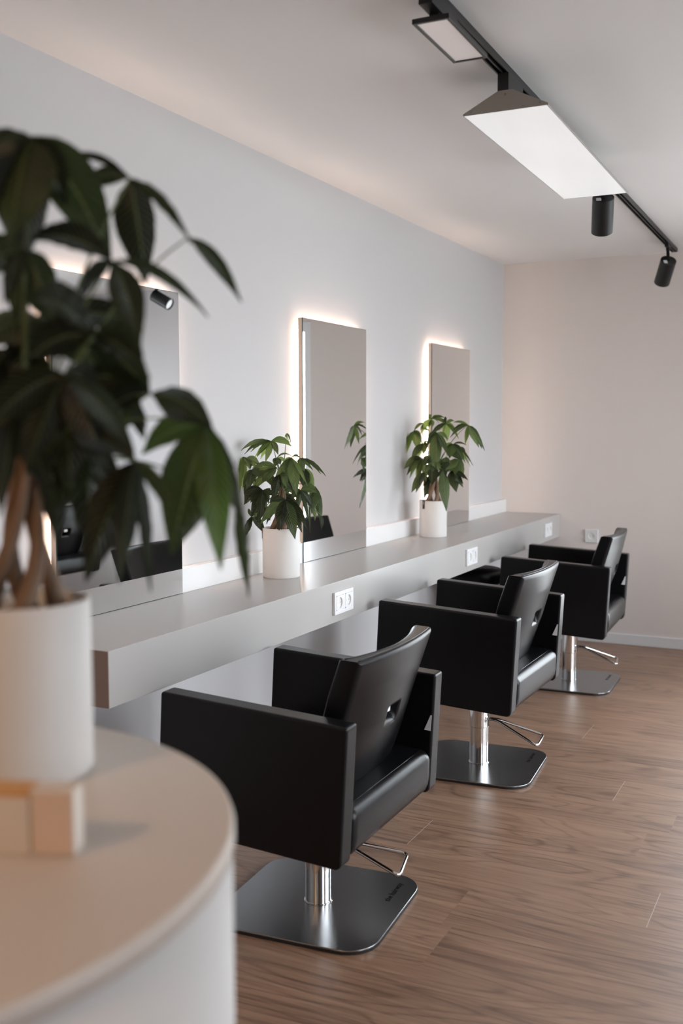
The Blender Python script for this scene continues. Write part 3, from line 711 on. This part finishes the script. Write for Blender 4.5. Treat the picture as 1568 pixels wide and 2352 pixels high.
# ---------------------------------------------------------------- round desk and the box on it
dk = empty('round_desk', (1.206, .582, 0)); tag(dk, 'round cream reception table with smooth drum sides, blurred in the foreground', 'table')
ZD = 1.0; RD = .381
bm = bmesh.new(); lathe(bm, [(0, ZD-.0005), (RD-.004, ZD-.0005), (RD-.0015, ZD-.002), (RD, ZD-.006), (RD, ZD-.018), (0, ZD-.018)], 128); link('desk_top', bm, M_DESK, dk, smooth=False, bevel=0)
for p in dk.children[0].data.polygons: p.use_smooth = abs(p.normal.z) < .9
bm = bmesh.new(); lathe(bm, [(0, 0.0), (RD-.002, 0.0), (RD-.002, ZD-.0182), (0, ZD-.0182)], 128); o = link('desk_drum', bm, M_DESKS, dk)
for p in o.data.polygons: p.use_smooth = abs(p.normal.z) < .9
bx = empty('carton_box', (1.4347, .6458, ZD), math.radians(21.5)); tag(bx, 'peach little carton on the cream table, right of the one with the warm-lit top', 'box')
bm = bmesh.new(); box(bm, (-.0185, 0, 0), (.0192, .024, .0565)); link('carton', bm, M_PAPER, bx, bevel=.001)
bm = bmesh.new(); box(bm, (-.0165, -.0008, .003), (.0175, -.0001, .0535)); tag(link('front_label', bm, M_CARD, bx), 'peach label')
bx = empty('carton_box', (1.3985, .6310, ZD), math.radians(21.5)); tag(bx, 'cream carton with warm light painted on its top on the cream table, cut by the left frame edge', 'box')
bm = bmesh.new(); box(bm, (-.045, 0, 0), (.0195, .030, .0500)); link('carton', bm, M_PAPER, bx, bevel=.001)
bm = bmesh.new(); box(bm, (-.045, .001, .0502), (.0195, .029, .0545)); tag(link('lid', bm, mat('warm_lit_lid', (.62, .33, .12), .5), bx), 'lid with warm light in its colour')  # orange stands for warm light falling on the carton's top

# ---------------------------------------------------------------- pachira plants in white cylinder pots
def leaflet(bm, uvl, cl, b, t, width, side, up, sag, tint, rnd):
    """a pleated lance-shaped leaflet from b to t; side = direction the blade opens towards"""
    nu, nv_ = 6, 12
    ax = t-b; L_ = ax.length
    if L_ < .005: return
    axn = ax.normalized()
    horiz = math.sqrt(max(0, 1-axn.z**2))
    mid = (b+t)/2+Vector((0, 0, 1))*L_*(.10+.20*horiz)*sag+up*L_*.04
    wdir0 = (side-axn*side.dot(axn)).normalized()
    rows = []; prev_t = axn
    for j in range(nv_+1):
        v = j/nv_
        c = b*(1-v)**2+mid*2*v*(1-v)+t*v*v
        tg = ((mid-b)*2*(1-v)+(t-mid)*2*v).normalized()
        wd = (wdir0-tg*wdir0.dot(tg)).normalized(); nn = wd.cross(tg)
        # stalk, belly past the middle, drawn-out tip
        q = max(0, (v-.03)/.97)
        wv = width*.5*(math.sin(math.pi*q**.88)**.85)*(1-.25*q**6) if 0 < q < 1 else 0
        wv = max(wv, .0008)
        row = []
        for i in range(nu+1):
            s = 2*i/nu-1
            row.append(bm.verts.new(c+wd*s*wv+nn*(abs(s)**1.3)*wv*.33+nn*.0012*math.sin(v*30+abs(s)*3)*abs(s)))
        rows.append(row)
    for j in range(nv_):
        for i in range(nu):
            f = bm.faces.new((rows[j][i], rows[j][i+1], rows[j+1][i+1], rows[j+1][i])); f.smooth = True
            for l, (a, c_) in zip(f.loops, ((i, j), (i+1, j), (i+1, j+1), (i, j+1))):
                l[uvl].uv = (a/nu, c_/nv_); l[cl] = tint
def plant(key, x, y, z, lat, dep, label, tint_base, seed, strap_ang):
    rnd = random.Random(seed)
    r = empty('potted_pachira', (x, y, z)); tag(r, label, 'potted plant', 'money tree plants in white cylinder pots')
    R_, Hp = .0692, .1835
    bm = bmesh.new()
    lathe(bm, [(0, .0), (R_-.0025, 0), (R_-.0012, .0015), (R_, .005), (R_, Hp-.001), (R_-.0007, Hp), (R_-.0033, Hp), (R_-.004, Hp-.001), (R_-.004, .012), (0, .012)], 72)
    pot = link('pot', bm, M_POT, r)
    for p in pot.data.polygons: p.use_smooth = abs(p.normal.z) < .8
    # strap clipped over the rim
    Ms = Matrix.Rotation(strap_ang, 4, 'Z')
    bm = bmesh.new(); box(bm, (R_+.0003, -.007, Hp-.040), (R_+.0016, .007, Hp+.001), Ms); box(bm, (R_-.006, -.007, Hp+.0003), (R_+.0016, .007, Hp+.0015), Ms)
    sp = link('strap', bm, M_TAG, pot)
    bm = bmesh.new(); box(bm, (R_+.0017, -.0022, Hp-.018), (R_+.0024, .0022, Hp-.002), Ms); link('stud', bm, M_BRASS, sp)
    bm = bmesh.new(); lathe(bm, [(0, Hp-.024), (R_-.0045, Hp-.022)], 40)
    for v in bm.verts: v.co.z += rnd.uniform(-.002, .003)
    tag(link('soil', bm, M_SOIL, r), None)
    lat = Vector((*lat, 0)); dep = Vector((*dep, 0))
    def loc(p): return lat*(p[0]/1000)+dep*(p[2]/1000)+Vector((0, 0, p[1]/1000))
    # braided stems
    top = Vector((0, 0, Hp+.14))+lat*.006
    for k in range(4):
        pts, rad = [], []
        for i in range(20):
            t = i/19; a = k*math.pi/2+.3+t*2.4; rr = .036*(1-t)**1.3+.0055
            pts.append(Vector((rr*math.cos(a), rr*math.sin(a), Hp-.04+t*.19))+lat*.006*t); rad.append(.0125*(1-t*.66))
        bm = bmesh.new(); tube(bm, pts, rad, 10); link('stem', bm, M_TRUNK, r, smooth=True)
    fb = bmesh.new(); uvl = fb.loops.layers.uv.new('UVMap'); cl = fb.loops.layers.color.new('tint')
    sb = bmesh.new()
    for hi, (hub, tips) in enumerate(LEAVES[key]):
        h = loc(hub); d = h-top
        side_off = math.hypot(d.x, d.y)
        mid = (h+top)/2+Vector((0, 0, .25*side_off))-Vector((d.x, d.y, 0))*.12
        s0 = top+Vector((0, 0, rnd.uniform(-.02, .01)))
        pts = [s0*(1-t)**2+mid*2*t*(1-t)+h*t*t for t in [i/10 for i in range(11)]]
        tube(sb, pts, [.0021-.0009*i/10 for i in range(11)], 6)
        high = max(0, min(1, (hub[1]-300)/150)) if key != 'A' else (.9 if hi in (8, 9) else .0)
        extra = []
        for a_, b_ in zip(tips, tips[1:]):
            if rnd.random() < .8 and key != 'A': extra.append((round((a_[0]+b_[0])/2+rnd.uniform(-8, 8)), round((a_[1]+b_[1])/2+rnd.uniform(-14, 4)), round((a_[2]+b_[2])/2+rnd.uniform(5, 40)), (a_[3]+b_[3])/2*.9))
        for tp in list(tips)+extra:
            t = loc(tp); w = tp[3]/1000
            ang = rnd.uniform(-.75, .75)
            ax = (t-h).normalized(); side = ax.cross(dep)
            if side.length < .2: side = lat.copy()
            side.normalize(); side = side*math.cos(ang)+dep*math.sin(ang)
            if side.dot(lat) < 0: side = -side
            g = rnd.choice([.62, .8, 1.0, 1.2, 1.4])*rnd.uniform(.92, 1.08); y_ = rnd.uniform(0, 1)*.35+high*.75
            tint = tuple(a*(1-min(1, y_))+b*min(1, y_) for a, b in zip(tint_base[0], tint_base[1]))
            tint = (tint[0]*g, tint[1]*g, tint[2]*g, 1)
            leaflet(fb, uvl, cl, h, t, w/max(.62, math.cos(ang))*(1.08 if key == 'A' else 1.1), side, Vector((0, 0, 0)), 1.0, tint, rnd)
    me = bpy.data.meshes.new('foliage'); fb.to_mesh(me); fb.free(); me.materials.append(M_LEAF)
    fo = bpy.data.objects.new('foliage', me); COL.objects.link(fo); fo.parent = r
    link('leaf_stalks', sb, M_STALK, r, smooth=True)
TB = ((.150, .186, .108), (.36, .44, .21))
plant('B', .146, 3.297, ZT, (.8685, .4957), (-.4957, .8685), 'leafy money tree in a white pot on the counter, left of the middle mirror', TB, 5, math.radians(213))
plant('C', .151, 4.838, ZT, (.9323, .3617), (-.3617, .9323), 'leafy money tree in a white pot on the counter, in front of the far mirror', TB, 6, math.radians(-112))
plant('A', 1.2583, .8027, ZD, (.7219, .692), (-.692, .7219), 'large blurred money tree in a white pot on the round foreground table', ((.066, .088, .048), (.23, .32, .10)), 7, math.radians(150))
